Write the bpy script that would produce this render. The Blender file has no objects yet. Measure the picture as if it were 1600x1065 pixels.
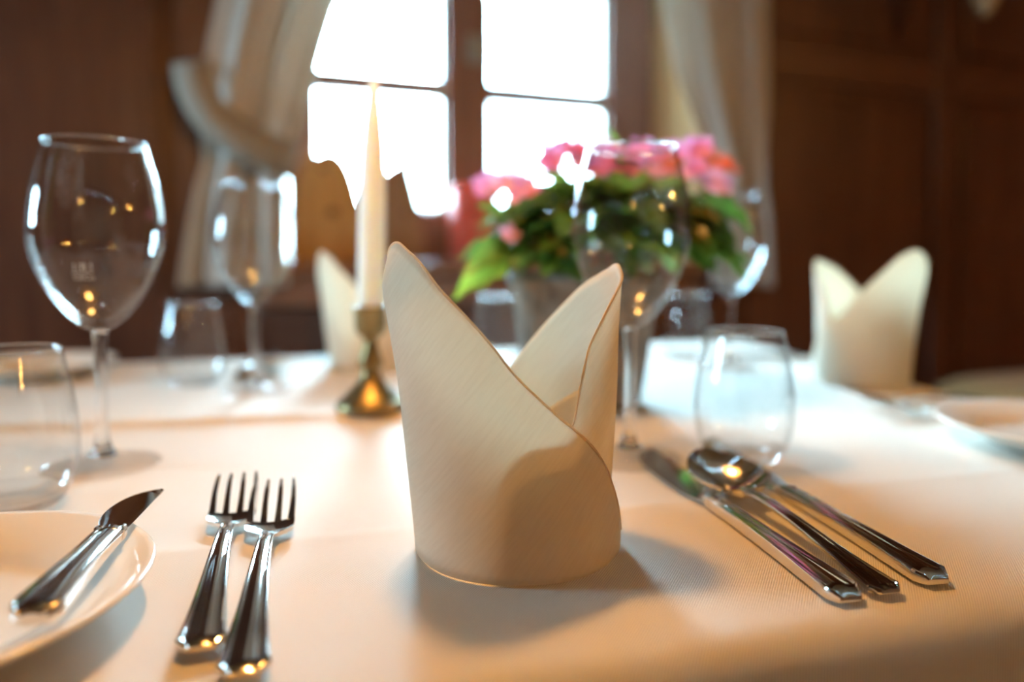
import bpy, bmesh, math, random
from mathutils import Vector, Matrix
random.seed(7)
PI = math.pi
SC = bpy.context.scene
COL = SC.collection
T = 0.75                 # table top height
CAM_H = 0.14             # lens height above the cloth
F_PX, PITCH, PY = 1150.0, math.radians(2.5), 450.0

# ------------------------------------------------------------------ camera
cam = bpy.data.cameras.new('camera')
cam_o = bpy.data.objects.new('camera', cam); COL.objects.link(cam_o)
cam_o.location = (0, 0, T + CAM_H)
cam_o.rotation_euler = (PI/2 - PITCH, 0, 0)
cam.sensor_width = 36.0
cam.lens = F_PX*36.0/1600.0
cam.shift_y = -(532.5 - PY)/1600.0
cam.clip_start = 0.01
cam.dof.use_dof = True
cam.dof.focus_distance = 0.325
cam.dof.aperture_fstop = 2.6
SC.camera = cam_o

# ------------------------------------------------------------------ world
w = bpy.data.worlds.new('overcast_sky'); SC.world = w; w.use_nodes = True
bg = w.node_tree.nodes['Background']
bg.inputs[0].default_value = (0.47, 0.80, 1.0, 1)
bg.inputs[1].default_value = 120.0
SC.view_settings.view_transform = 'Standard'
SC.view_settings.look = 'None'
SC.view_settings.gamma = 1
SC.view_settings.use_curve_mapping = False
SC.view_settings.exposure = 0.0
SC.cycles.use_denoising = True
SC.cycles.max_bounces = 14
SC.cycles.transparent_max_bounces = 24
SC.cycles.transmission_bounces = 12
SC.cycles.sample_clamp_indirect = 12.0

LAMP_W = 11.5
LAMP_COL = (1.0, 0.48, 0.11)

# ------------------------------------------------------------------ frames
CP, SP = math.cos(PITCH), math.sin(PITCH)
def ray(px, py):
    xc = (px - 800)/F_PX; yc = -(py - PY)/F_PX
    return Vector((xc, CP + yc*SP, -SP + yc*CP))
def at(px, py, z=0.0):
    d = ray(px, py); t = (z - CAM_H)/d.z
    return Vector((d.x*t, d.y*t, T + z))
ROOM_A = math.radians(21)
ROOM_P = Vector((-0.13, 2.0, 0))
cU, sU = math.cos(ROOM_A), math.sin(ROOM_A)
ROOM_M = Matrix.Translation(ROOM_P) @ Matrix.Rotation(ROOM_A, 4, 'Z')
def uz(px, py, v):
    """room coordinates (u, z) of the point of the plane v seen at a pixel"""
    d = ray(px, py); o = Vector((0, 0, T + CAM_H)) - ROOM_P
    ov = -o.x*sU + o.y*cU; dv = -d.x*sU + d.y*cU
    t = (v - ov)/dv
    q = o + d*t
    return q.x*cU + q.y*sU, q.z

# ------------------------------------------------------------------ materials
def nt(name):
    m = bpy.data.materials.new(name); m.use_nodes = True
    t = m.node_tree; t.nodes.clear()
    out = t.nodes.new('ShaderNodeOutputMaterial')
    return m, t, out
def N(t, kind, **kw):
    n = t.nodes.new(kind)
    for k, v in kw.items():
        if k.startswith('i_'):
            key = k[2:].replace('_', ' ')
            n.inputs[key].default_value = v
        else: setattr(n, k, v)
    return n
def L(t, a, b): t.links.new(a, b)
def ramp(t, fac, stops):
    r = t.nodes.new('ShaderNodeValToRGB')
    e = r.color_ramp.elements
    while len(e) < len(stops): e.new(0.5)
    for i, (p, c) in enumerate(stops):
        e[i].position = p; e[i].color = (*c, 1)
    L(t, fac, r.inputs[0]); return r
def coords(t, scale=(1, 1, 1), rot=(0, 0, 0)):
    tc = t.nodes.new('ShaderNodeTexCoord'); mp = t.nodes.new('ShaderNodeMapping')
    mp.inputs['Scale'].default_value = scale; mp.inputs['Rotation'].default_value = rot
    L(t, tc.outputs['Object'], mp.inputs['Vector']); return mp.outputs[0]
def noise(t, vec, scale, detail=4, rough=0.55, dist=0.0):
    n = N(t, 'ShaderNodeTexNoise', i_Scale=scale, i_Detail=detail, i_Roughness=rough, i_Distortion=dist)
    L(t, vec, n.inputs['Vector']); return n
def bump(t, h, strength, dist):
    b = N(t, 'ShaderNodeBump', i_Strength=strength, i_Distance=dist)
    L(t, h, b.inputs['Height']); return b.outputs[0]
def plain(name, col, rough=0.5, metal=0.0, spec=0.5, var=0.08, scale=30, **kw):
    m, t, out = nt(name)
    p = N(t, 'ShaderNodeBsdfPrincipled', i_Roughness=rough, i_Metallic=metal)
    p.inputs['Specular IOR Level'].default_value = spec
    n = noise(t, coords(t), scale)
    r = ramp(t, n.outputs[0], [(0.3, tuple(c*(1-var) for c in col)), (0.7, tuple(min(1, c*(1+var)) for c in col))])
    L(t, r.outputs[0], p.inputs['Base Color'])
    for k, v in kw.items(): p.inputs[k].default_value = v
    L(t, p.outputs[0], out.inputs[0]); return m
def wood(name, c0, c1, c2, axis='z', scale=1.0, rough=0.4, spec=0.4):
    m, t, out = nt(name)
    s = {'z': (14, 14, 1.2), 'x': (1.2, 14, 14), 'y': (14, 1.2, 14)}[axis]
    v = coords(t, tuple(k*scale for k in s))
    n = noise(t, v, 1.6, 8, 0.62, 1.2)
    big = noise(t, coords(t, tuple(k*scale*0.16 for k in s)), 1.5, 3)
    mx = N(t, 'ShaderNodeMath', operation='ADD'); L(t, n.outputs[0], mx.inputs[0]); L(t, big.outputs[0], mx.inputs[1])
    mu = N(t, 'ShaderNodeMath', operation='MULTIPLY'); mu.inputs[1].default_value = 0.5; L(t, mx.outputs[0], mu.inputs[0])
    r = ramp(t, mu.outputs[0], [(0.34, c0), (0.5, c1), (0.68, c2)])
    p = N(t, 'ShaderNodeBsdfPrincipled', i_Roughness=rough); p.inputs['Specular IOR Level'].default_value = spec
    L(t, r.outputs[0], p.inputs['Base Color'])
    L(t, bump(t, n.outputs[0], 0.25, 0.002), p.inputs['Normal'])
    L(t, p.outputs[0], out.inputs[0]); return m
def fabric(name, c0, c1, transl, weave=900.0, slub=True, tcol=None, rough=0.9, sheen=0.2):
    m, t, out = nt(name)
    v = coords(t)
    m2 = t.nodes.new('ShaderNodeMapping'); m2.inputs['Scale'].default_value = (70, 70, 900); L(t, coords(t, (1, 1, 1), (0, math.radians(52), 0)), m2.inputs['Vector']); vs = m2.outputs[0]
    n = noise(t, vs, 1.0, 2, 0.5)
    fine = N(t, 'ShaderNodeTexWave', i_Scale=weave, i_Distortion=0.6); L(t, v, fine.inputs['Vector'])
    r = ramp(t, n.outputs[0], [(0.32, c0), (0.62, c1)])
    p = N(t, 'ShaderNodeBsdfPrincipled', i_Roughness=rough)
    p.inputs['Sheen Weight'].default_value = sheen
    p.inputs['Specular IOR Level'].default_value = 0.15
    L(t, r.outputs[0], p.inputs['Base Color'])
    add = N(t, 'ShaderNodeMath', operation='ADD'); L(t, n.outputs[0], add.inputs[0]); L(t, fine.outputs['Fac'], add.inputs[1])
    nb = bump(t, add.outputs[0], 0.22, 0.0003)
    L(t, nb, p.inputs['Normal'])
    tr = N(t, 'ShaderNodeBsdfTranslucent'); tr.inputs[0].default_value = (*(tcol or c1), 1)
    mx = N(t, 'ShaderNodeMixShader'); mx.inputs[0].default_value = transl
    L(t, p.outputs[0], mx.inputs[1]); L(t, tr.outputs[0], mx.inputs[2]); L(t, mx.outputs[0], out.inputs[0])
    return m
def tablecloth_mat():
    m, t, out = nt('cream_ribbed_tablecloth')
    v = coords(t, (1, 1, 1), (0, 0, math.radians(25)))
    wv = N(t, 'ShaderNodeTexWave', i_Scale=315.0, i_Distortion=0.5, bands_direction='X'); wv.inputs['Detail'].default_value = 1; L(t, v, wv.inputs['Vector'])
    w2 = N(t, 'ShaderNodeTexWave', i_Scale=420.0, i_Distortion=0.5, bands_direction='Y'); L(t, v, w2.inputs['Vector'])
    n = noise(t, v, 6.0, 5)
    r = ramp(t, n.outputs[0], [(0.3, (0.70, 0.64, 0.56)), (0.7, (0.78, 0.72, 0.63))])
    rib = ramp(t, wv.outputs['Fac'], [(0.0, (0.62, 0.60, 0.58)), (0.55, (1, 1, 1))])
    mx = N(t, 'ShaderNodeMixRGB', blend_type='MULTIPLY'); mx.inputs[0].default_value = 0.8
    L(t, r.outputs[0], mx.inputs[1]); L(t, rib.outputs[0], mx.inputs[2])
    p = N(t, 'ShaderNodeBsdfPrincipled', i_Roughness=0.62); p.inputs['Specular IOR Level'].default_value = 0.35
    p.inputs['Sheen Weight'].default_value = 0.25
    L(t, mx.outputs[0], p.inputs['Base Color'])
    a = N(t, 'ShaderNodeMath', operation='ADD'); L(t, wv.outputs['Fac'], a.inputs[0]); L(t, w2.outputs['Fac'], a.inputs[1])
    L(t, bump(t, a.outputs[0], 0.35, 0.0003), p.inputs['Normal'])
    L(t, p.outputs[0], out.inputs[0]); return m
def solid_glass(name, clear):
    m, t, out = nt(name)
    g = N(t, 'ShaderNodeBsdfGlass', i_IOR=1.48, i_Roughness=0.0)
    tr = N(t, 'ShaderNodeBsdfTransparent')
    n = noise(t, coords(t), 8.0); L(t, bump(t, n.outputs[0], 0.03, 0.001), g.inputs['Normal'])
    mx = N(t, 'ShaderNodeMixShader'); mx.inputs[0].default_value = clear
    L(t, g.outputs[0], mx.inputs[1]); L(t, tr.outputs[0], mx.inputs[2]); L(t, mx.outputs[0], out.inputs[0]); return m
def thin_glass(name, f0, amp, power):
    """thin blown wall: clear when faced, mirror-like at grazing angles"""
    m, t, out = nt(name)
    lw = N(t, 'ShaderNodeLayerWeight', i_Blend=0.5)
    pw = N(t, 'ShaderNodeMath', operation='POWER'); pw.inputs[1].default_value = power; L(t, lw.outputs['Facing'], pw.inputs[0])
    ma = N(t, 'ShaderNodeMath', operation='MULTIPLY_ADD', use_clamp=True); ma.inputs[1].default_value = amp; ma.inputs[2].default_value = f0; L(t, pw.outputs[0], ma.inputs[0])
    g = N(t, 'ShaderNodeBsdfGlossy', i_Roughness=0.01)
    n = noise(t, coords(t), 14.0); L(t, bump(t, n.outputs[0], 0.04, 0.002), g.inputs['Normal'])
    tr = N(t, 'ShaderNodeBsdfTransparent'); tr.inputs[0].default_value = (0.985, 0.99, 0.99, 1)
    mx = N(t, 'ShaderNodeMixShader'); L(t, ma.outputs[0], mx.inputs[0]); L(t, tr.outputs[0], mx.inputs[1]); L(t, g.outputs[0], mx.inputs[2])
    L(t, mx.outputs[0], out.inputs[0]); return m
def pane_mat():
    m, t, out = nt('window_glass')
    fr = N(t, 'ShaderNodeFresnel', i_IOR=1.5)
    g = N(t, 'ShaderNodeBsdfGlossy', i_Roughness=0.02); tr = N(t, 'ShaderNodeBsdfTransparent')
    n = noise(t, coords(t), 3.0); L(t, bump(t, n.outputs[0], 0.05, 0.01), g.inputs['Normal'])
    mx = N(t, 'ShaderNodeMixShader'); L(t, fr.outputs[0], mx.inputs[0]); L(t, tr.outputs[0], mx.inputs[1]); L(t, g.outputs[0], mx.inputs[2])
    L(t, mx.outputs[0], out.inputs[0]); return m
def leafmat(name, c0, c1, tc, tf=0.35):
    m, t, out = nt(name)
    n = noise(t, coords(t), 40.0, 4); r = ramp(t, n.outputs[0], [(0.35, c0), (0.65, c1)])
    p = N(t, 'ShaderNodeBsdfPrincipled', i_Roughness=0.38); p.inputs['Specular IOR Level'].default_value = 0.5
    L(t, r.outputs[0], p.inputs['Base Color'])
    tr = N(t, 'ShaderNodeBsdfTranslucent'); tr.inputs[0].default_value = (*tc, 1)
    mx = N(t, 'ShaderNodeMixShader'); mx.inputs[0].default_value = tf
    L(t, p.outputs[0], mx.inputs[1]); L(t, tr.outputs[0], mx.inputs[2]); L(t, mx.outputs[0], out.inputs[0]); return m
def emit(name, col, s):
    m, t, out = nt(name)
    e = N(t, 'ShaderNodeEmission', i_Strength=s); e.inputs[0].default_value = (*col, 1)
    L(t, e.outputs[0], out.inputs[0]); return m

M = {}
M['panel'] = wood('dark_brown_wood_panel', (0.044, 0.016, 0.010), (0.095, 0.036, 0.021), (0.165, 0.068, 0.036))
M['rail'] = wood('dark_brown_wood_rail', (0.040, 0.015, 0.010), (0.090, 0.034, 0.020), (0.145, 0.060, 0.032), axis='x')
M['frame'] = wood('glare_lifted_red_brown_wood', (0.17, 0.085, 0.06), (0.26, 0.13, 0.095), (0.33, 0.17, 0.125), rough=0.35)  # wood colour lightened to carry the window glare that veils the frame
M['reveal'] = wood('orange_brown_reveal_wood', (0.62, 0.38, 0.17), (0.74, 0.48, 0.23), (0.80, 0.56, 0.30))
M['sill'] = wood('brown_sill_wood', (0.16, 0.07, 0.035), (0.24, 0.11, 0.055), (0.32, 0.15, 0.08), axis='x', rough=0.28)
M['sash'] = plain('cream_sash_paint', (0.70, 0.64, 0.52), 0.4)
M['lead'] = plain('grey_lead_came', (0.30, 0.30, 0.28), 0.5)
M['pane'] = pane_mat()
M['floor'] = wood('brown_floorboards', (0.08, 0.04, 0.02), (0.14, 0.07, 0.035), (0.2, 0.1, 0.05), axis='x')
M['ceil'] = wood('honey_ceiling_wood', (0.30, 0.18, 0.08), (0.38, 0.23, 0.11), (0.45, 0.29, 0.14), axis='x')
M['plaster'] = plain('warm_plaster', (0.36, 0.28, 0.20), 0.85)
M['cloth'] = tablecloth_mat()
M['napkin'] = fabric('ecru_linen', (0.735, 0.67, 0.585), (0.81, 0.755, 0.67), 0.50, tcol=(0.95, 0.86, 0.71))
M['hem'] = fabric('ecru_linen_hem', (0.76, 0.68, 0.58), (0.84, 0.77, 0.68), 0.6, tcol=(0.95, 0.80, 0.60))
M['curtain'] = fabric('grey_beige_curtain_linen', (0.54, 0.49, 0.44), (0.70, 0.65, 0.60), 0.32, weave=300, tcol=(0.62, 0.56, 0.48))
M['tie'] = fabric('grey_beige_tieback_linen', (0.27, 0.24, 0.205), (0.33, 0.295, 0.25), 0.05, weave=300)
M['bowlglass'] = thin_glass('clear_glass_bowl', 0.035, 0.9, 4.0)
M['stemglass'] = solid_glass('clear_glass_stem', 0.15)
M['tumbglass'] = thin_glass('clear_glass_tumbler', 0.035, 0.9, 4.0)
M['footglass'] = solid_glass('clear_glass_foot', 0.7)
M['rimglass'] = solid_glass('clear_glass_rim', 0.3)
M['etch'] = plain('white_etched_mark', (0.85, 0.85, 0.82), 0.7)
M['steel'] = plain('polished_steel', (0.80, 0.79, 0.77), 0.10, 1.0, var=0.02, scale=60)
M['blade'] = plain('mirror_steel_blade', (0.84, 0.83, 0.82), 0.05, 1.0, var=0.01)
M['china'] = plain('white_china', (0.82, 0.77, 0.70), 0.10, 0, 0.6, var=0.02)
M['brass'] = plain('aged_brass', (0.27, 0.20, 0.095), 0.40, 1.0, var=0.25, scale=60)
M['wax'] = plain('ivory_candle_wax', (0.90, 0.91, 0.87), 0.5, 0, 0.3, var=0.02)
M['wax'].node_tree.nodes['Principled BSDF'].inputs['Subsurface Weight'].default_value = 1.0
M['wax'].node_tree.nodes['Principled BSDF'].inputs['Subsurface Radius'].default_value = (0.018, 0.017, 0.014)
M['wax'].node_tree.nodes['Principled BSDF'].inputs['Subsurface Scale'].default_value = 1.0
M['redwax'] = plain('coral_red_candle_wax', (0.66, 0.14, 0.10), 0.5, 0, 0.3, var=0.05)
M['redwax'].node_tree.nodes['Principled BSDF'].inputs['Subsurface Weight'].default_value = 0.8
M['redwax'].node_tree.nodes['Principled BSDF'].inputs['Subsurface Radius'].default_value = (0.04, 0.015, 0.01)
M['redwax'].node_tree.nodes['Principled BSDF'].inputs['Subsurface Scale'].default_value = 1.0
M['wick'] = plain('dark_wick', (0.08, 0.07, 0.06), 0.9)
M['pot'] = plain('rough_grey_brown_stone_pot', (0.20, 0.17, 0.145), 0.85, var=0.45, scale=45)
M['soil'] = plain('dark_soil', (0.05, 0.035, 0.025), 0.95, var=0.4, scale=200)
M['leaf_a'] = leafmat('deep_green_leaf', (0.025, 0.075, 0.020), (0.05, 0.14, 0.035), (0.22, 0.42, 0.06), 0.20)
M['leaf_b'] = leafmat('mid_green_leaf', (0.05, 0.14, 0.03), (0.10, 0.24, 0.06), (0.35, 0.60, 0.10), 0.30)
M['leaf_c'] = leafmat('olive_leaf', (0.10, 0.085, 0.02), (0.17, 0.15, 0.035), (0.40, 0.36, 0.08), 0.25)
M['leaf_d'] = leafmat('fresh_lime_leaf', (0.16, 0.36, 0.04), (0.26, 0.50, 0.07), (0.55, 0.85, 0.12), 0.45)
M['stalk'] = plain('green_stalk', (0.12, 0.20, 0.06), 0.6)
M['pink'] = leafmat('pink_petal', (0.58, 0.10, 0.34), (0.70, 0.22, 0.48), (0.88, 0.38, 0.62), 0.35)
M['rose'] = leafmat('pale_pink_petal', (0.70, 0.26, 0.44), (0.78, 0.40, 0.56), (0.90, 0.52, 0.68), 0.35)
M['coral'] = leafmat('coral_petal', (0.66, 0.09, 0.05), (0.74, 0.17, 0.10), (0.9, 0.3, 0.18), 0.35)
M['log'] = wood('honey_log_wood', (0.34, 0.17, 0.05), (0.52, 0.29, 0.10), (0.66, 0.42, 0.18), rough=0.55)
M['log2'] = wood('grey_brown_log_wood', (0.22, 0.13, 0.075), (0.33, 0.21, 0.13), (0.42, 0.28, 0.18), rough=0.6)
M['knot'] = plain('dark_wood_knot', (0.12, 0.06, 0.025), 0.7)
M['tan'] = fabric('tan_cushion_fabric', (0.50, 0.34, 0.16), (0.60, 0.42, 0.21), 0.0, weave=300)
M['table'] = wood('brown_table_wood', (0.12, 0.06, 0.03), (0.2, 0.1, 0.05), (0.28, 0.15, 0.08), axis='x')
M['shade'] = plain('dark_metal_lamp_shade', (0.10, 0.075, 0.05), 0.5, 0.6)
M['shadeglass'] = fabric('cream_lamp_shade_cloth', (0.72, 0.62, 0.45), (0.80, 0.70, 0.52), 0.55, weave=300, tcol=(0.90, 0.72, 0.45))
M['bulb'] = emit('warm_bulb_glow', (1.0, 0.55, 0.20), 40.0)
M['cord'] = plain('black_cord', (0.02, 0.02, 0.02), 0.6)
M['ground'] = plain('pale_outdoor_paving', (0.5, 0.5, 0.48), 0.9)
M['house'] = plain('pale_house_render', (0.62, 0.60, 0.57), 0.9)
M['roof'] = plain('grey_roof', (0.42, 0.38, 0.36), 0.8)
M['horn'] = plain('pale_tan_wood', (0.50, 0.36, 0.20), 0.6)

# ------------------------------------------------------------------ object helpers
def tag(o, label=None, cat=None, group=None, kind=None):
    if label: o['label'] = label
    if cat: o['category'] = cat
    if group: o['group'] = group
    if kind: o['kind'] = kind
    return o
def empty(name, loc=(0, 0, 0), rz=0.0, label=None, cat=None, group=None, kind=None):
    o = bpy.data.objects.new(name, None); COL.objects.link(o)
    o.empty_display_size = 0.05
    o.location = loc; o.rotation_euler = (0, 0, rz)
    return tag(o, label, cat, group, kind)
def mesh(name, verts, faces, smooth=True):
    me = bpy.data.meshes.new(name)
    me.from_pydata([tuple(v) for v in verts], [], faces); me.update()
    if smooth: me.polygons.foreach_set('use_smooth', [True]*len(me.polygons))
    return me
def link(name, me, mat, parent=None, loc=None, rot=None):
    o = bpy.data.objects.new(name, me); COL.objects.link(o)
    if mat is not None and not me.materials: me.materials.append(mat)
    if parent: o.parent = parent
    if loc is not None: o.location = loc
    if rot is not None: o.rotation_euler = rot
    return o
def fixn(me):
    bm = bmesh.new(); bm.from_mesh(me); bmesh.ops.recalc_face_normals(bm, faces=bm.faces[:]); bm.to_mesh(me); bm.free(); return me
def lathe(name, prof, seg=48, smooth=True):
    """prof: (r, z) list; r = 0 ends are closed to a point"""
    V, F = [], []; rings = []
    for r, z in prof:
        if r < 1e-6:
            rings.append([len(V)]); V.append((0, 0, z))
        else:
            rings.append(list(range(len(V), len(V)+seg)))
            for i in range(seg):
                a = 2*PI*i/seg; V.append((r*math.cos(a), r*math.sin(a), z))
    for A, B in zip(rings, rings[1:]):
        for i in range(seg):
            j = (i+1) % seg
            if len(A) == 1 and len(B) == 1: continue
            if len(A) == 1: F.append((A[0], B[i], B[j]))
            elif len(B) == 1: F.append((A[i], B[0], A[j]))
            else: F.append((A[i], B[i], B[j], A[j]))
    return fixn(mesh(name, V, F, smooth))
def spline(pts, n=6):
    """Catmull-Rom through 2-D or 3-D points"""
    out = []; P = [Vector(p) for p in pts]
    for i in range(len(P)-1):
        p0 = P[max(i-1, 0)]; p1 = P[i]; p2 = P[i+1]; p3 = P[min(i+2, len(P)-1)]
        for k in range(n):
            t = k/n
            out.append(0.5*((2*p1) + (p2-p0)*t + (2*p0-5*p1+4*p2-p3)*t*t + (3*p1-p0-3*p2+p3)*t**3))
    out.append(P[-1]); return out
def box_me(name, x0, x1, y0, y1, z0, z1, bev=0.0):
    bm = bmesh.new()
    bmesh.ops.create_cube(bm, size=1)
    for v in bm.verts:
        v.co = Vector(((x0+x1)/2 + v.co.x*(x1-x0), (y0+y1)/2 + v.co.y*(y1-y0), (z0+z1)/2 + v.co.z*(z1-z0)))
    if bev > 0: bmesh.ops.bevel(bm, geom=bm.edges[:], offset=bev, segments=2, affect='EDGES', profile=0.6)
    me = bpy.data.meshes.new(name); bm.to_mesh(me); bm.free(); return me
def box(name, mat, parent, x0, x1, y0, y1, z0, z1, bev=0.0):
    return link(name, box_me(name, x0, x1, y0, y1, z0, z1, bev), mat, parent)
def tube(name, pts, rad, seg=8, closed=False):
    V, F = [], []; P = [Vector(p) for p in pts]; n = len(P)
    R = rad if isinstance(rad, (list, tuple)) else [rad]*n
    for i in range(n):
        d = (P[min(i+1, n-1)] - P[max(i-1, 0)]).normalized()
        a = Vector((0, 0, 1)) if abs(d.z) < 0.9 else Vector((1, 0, 0))
        x = d.cross(a).normalized(); y = d.cross(x)
        for k in range(seg):
            q = 2*PI*k/seg; V.append(P[i] + (x*math.cos(q) + y*math.sin(q))*R[i])
    for i in range(n-1):
        for k in range(seg):
            j = (k+1) % seg; F.append((i*seg+k, i*seg+j, (i+1)*seg+j, (i+1)*seg+k))
    F.append(tuple(range(seg))); F.append(tuple(range((n-1)*seg, n*seg)))
    return fixn(mesh(name, V, F))
def copy_tree(o, parent=None):
    c = o.copy(); COL.objects.link(c); c.parent = parent
    for ch in list(o.children): copy_tree(ch, c)
    return c

# ------------------------------------------------------------------ the room
def room_obj(name, label, cat='wall'):
    o = empty(name, label=label, cat=cat, kind='structure'); o.matrix_world = ROOM_M.copy(); return o
FACE = -0.20                                   # inner face of the window wall
U0, U1, V0, ZC = -2.7, 3.6, -4.8, 2.45
wl_u = uz(452, 300, 0)[0]; wr_u = uz(1006, 200, 0)[0]      # window opening
sill_z = T + 0.128; win_b = sill_z - 0.002; win_t = T + 1.02
ol, orr = wl_u - 0.07, wr_u + 0.055             # splayed opening on the inner face
wb = room_obj('wall_back', 'dark wood panelled window wall')
box('wall_panel', M['panel'], wb, U0, ol, FACE, 0.06, 0, ZC)
box('wall_panel', M['panel'], wb, orr, U1, FACE, 0.06, 0, ZC)
box('wall_panel', M['panel'], wb, ol, orr, FACE, 0.06, 0, sill_z - 0.03)
box('wall_panel', M['panel'], wb, ol, orr, FACE, 0.06, win_t + 0.04, ZC)
def reveal(u_in, u_out):
    s = 1 if u_in > 0 else -1
    V = [(u_in, 0.05, sill_z), (u_in, 0.05, win_t+0.04), (u_out, FACE-0.004, win_t+0.04), (u_out, FACE-0.004, sill_z),
         (u_in+s*0.02, 0.05, sill_z), (u_in+s*0.02, 0.05, win_t+0.04), (u_out+s*0.02, FACE-0.004, win_t+0.04), (u_out+s*0.02, FACE-0.004, sill_z)]
    F = [(0, 1, 2, 3), (4, 7, 6, 5), (0, 4, 5, 1), (1, 5, 6, 2), (2, 6, 7, 3), (3, 7, 4, 0)]
    return link('window_reveal', fixn(mesh('window_reveal', V, F, False)), M['reveal'], wb)
reveal(wr_u, orr); reveal(wl_u, ol)
# panelling: stiles, rails and raised fields proud of the wall
def panels(ua, ub, us, zs):
    d = 0.018
    for u in us:
        box('stile', M['panel'], wb, u-0.045, u+0.045, FACE-d, FACE, 0.10, ZC, 0.004)
    for z in zs:
        box('rail', M['rail'], wb, ua, ub, FACE-d*0.9, FACE, z-0.05, z+0.05, 0.004)
    for a, b in zip(us, us[1:]):
        for c, e in zip([0.1]+zs, zs+[ZC]):
            if e - c < 0.25: continue
            box('raised_field', M['panel'], wb, a+0.085, b-0.085, FACE-0.012, FACE, c+0.09, e-0.09, 0.009)
rail_z = uz(1400, 120, FACE)[1]
u_c = uz(1200, 200, FACE)[0]; u_d = uz(1470, 200, FACE)[0]
panels(orr+0.02, U1, [orr+0.07, u_d, u_d+0.75, u_d+1.5], [0.30, rail_z, ZC-0.1])
panels(U0, ol-0.02, [U0+0.1, -2.0, -1.28, ol-0.12], [0.30, rail_z+0.1, ZC-0.1])
SW0, SW1, SZ0, SZ1 = -0.82, -0.26, 0.95, 1.55     # side window opening
o = room_obj('wall_left', 'panelled side wall left of the window')
box('wall_panel', M['panel'], o, U0-0.1, U0, V0, SW0, 0, ZC); box('wall_panel', M['panel'], o, U0-0.1, U0, SW1, 0.06, 0, ZC)
box('wall_panel', M['panel'], o, U0-0.1, U0, SW0, SW1, 0, SZ0); box('wall_panel', M['panel'], o, U0-0.1, U0, SW0, SW1, SZ1, ZC)
o = room_obj('wall_right', 'panelled side wall right of the window'); box('wall_panel', M['panel'], o, U1, U1+0.1, V0, 0.06, 0, ZC)
o = room_obj('wall_front', 'plastered wall opposite the window'); box('wall_panel', M['plaster'], o, U0-0.1, U1+0.1, V0-0.1, V0, 0, ZC)
o = room_obj('floor', 'brown wooden board floor of the dining room', 'floor')
for i in range(16):
    y0 = V0 + i*(0.06 - V0)/16
    box('plank', M['floor'], o, U0-0.1, U1+0.1, y0+0.001, y0+(0.06-V0)/16-0.001, -0.05, -0.002*(i % 2), 0.002)
o = room_obj('ceiling', 'honey coloured wooden ceiling', 'ceiling')
for i in range(16):
    y0 = V0 + i*(0.06 - V0)/16
    box('plank', M['ceil'], o, U0-0.1, U1+0.1, y0, y0+(0.06-V0)/16-0.004, ZC, ZC+0.05, 0.004)

# window
wn = room_obj('window_1', 'bright two-casement window with brown wooden centre post', 'window')
m0 = uz(692, 250, 0)[0]; m1 = uz(758, 250, 0)[0]
rail_top = uz(725, 330, 0)[1]
l_in = uz(490, 250, 0)[0]; r_in = uz(941, 100, 0)[0]
FV0, FV1 = -0.045, 0.045
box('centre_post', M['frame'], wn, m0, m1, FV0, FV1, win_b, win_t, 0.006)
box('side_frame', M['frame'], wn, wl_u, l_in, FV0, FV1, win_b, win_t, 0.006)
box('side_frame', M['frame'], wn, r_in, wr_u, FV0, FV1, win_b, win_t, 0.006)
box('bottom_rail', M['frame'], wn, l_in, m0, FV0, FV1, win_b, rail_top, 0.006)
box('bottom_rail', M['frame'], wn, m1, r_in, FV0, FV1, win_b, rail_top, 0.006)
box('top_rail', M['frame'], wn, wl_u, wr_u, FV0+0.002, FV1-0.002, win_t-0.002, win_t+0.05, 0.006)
bar_z = uz(700, 141, 0)[1]
step = bar_z - rail_top
for a, b in ((l_in, m0), (m1, r_in)):
    s = box('sash_edge', M['sash'], wn, b-0.011, b, -0.02, 0.03, rail_top, win_t, 0.002)
    s = box('sash_edge', M['sash'], wn, a, a+0.006, -0.02, 0.03, rail_top, win_t, 0.002)
    box('sash_edge', M['sash'], wn, a+0.006, b-0.011, -0.02, 0.03, rail_top, rail_top+0.008, 0.002)
    z = rail_top
    while z < win_t - 0.02:
        z2 = min(z + step, win_t)
        box('pane', M['pane'], wn, a+0.004, b-0.006, 0.003, 0.006, z+0.002, z2-0.002)
        if z2 < win_t - 0.02:
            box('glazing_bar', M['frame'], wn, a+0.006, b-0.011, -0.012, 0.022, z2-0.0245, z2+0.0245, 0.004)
        z = z2
box('catch', M['lead'], wn, m0+0.05, m1-0.004, FV0-0.012, FV0+0.002, uz(725, 105, 0)[1], uz(725, 62, 0)[1], 0.004)
w2 = room_obj('window_2', 'side window in the panelled wall on the left', 'window')
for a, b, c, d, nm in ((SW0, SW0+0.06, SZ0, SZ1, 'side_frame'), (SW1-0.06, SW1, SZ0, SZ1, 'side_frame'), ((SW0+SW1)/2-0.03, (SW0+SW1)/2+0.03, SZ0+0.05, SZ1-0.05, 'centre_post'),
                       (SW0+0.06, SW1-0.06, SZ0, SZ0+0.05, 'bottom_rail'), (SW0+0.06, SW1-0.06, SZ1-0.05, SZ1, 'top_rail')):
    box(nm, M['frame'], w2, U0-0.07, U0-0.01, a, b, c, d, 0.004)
for a, b in ((SW0+0.06, (SW0+SW1)/2-0.03), ((SW0+SW1)/2+0.03, SW1-0.06)):
    zm = SZ0 + 0.30
    box('pane', M['pane'], w2, U0-0.042, U0-0.039, a, b, SZ0+0.05, zm); box('pane', M['pane'], w2, U0-0.042, U0-0.039, a, b, zm, SZ1-0.05)
    box('glazing_bar', M['frame'], w2, U0-0.05, U0-0.03, a, b, zm-0.01, zm+0.01, 0.002)
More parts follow.
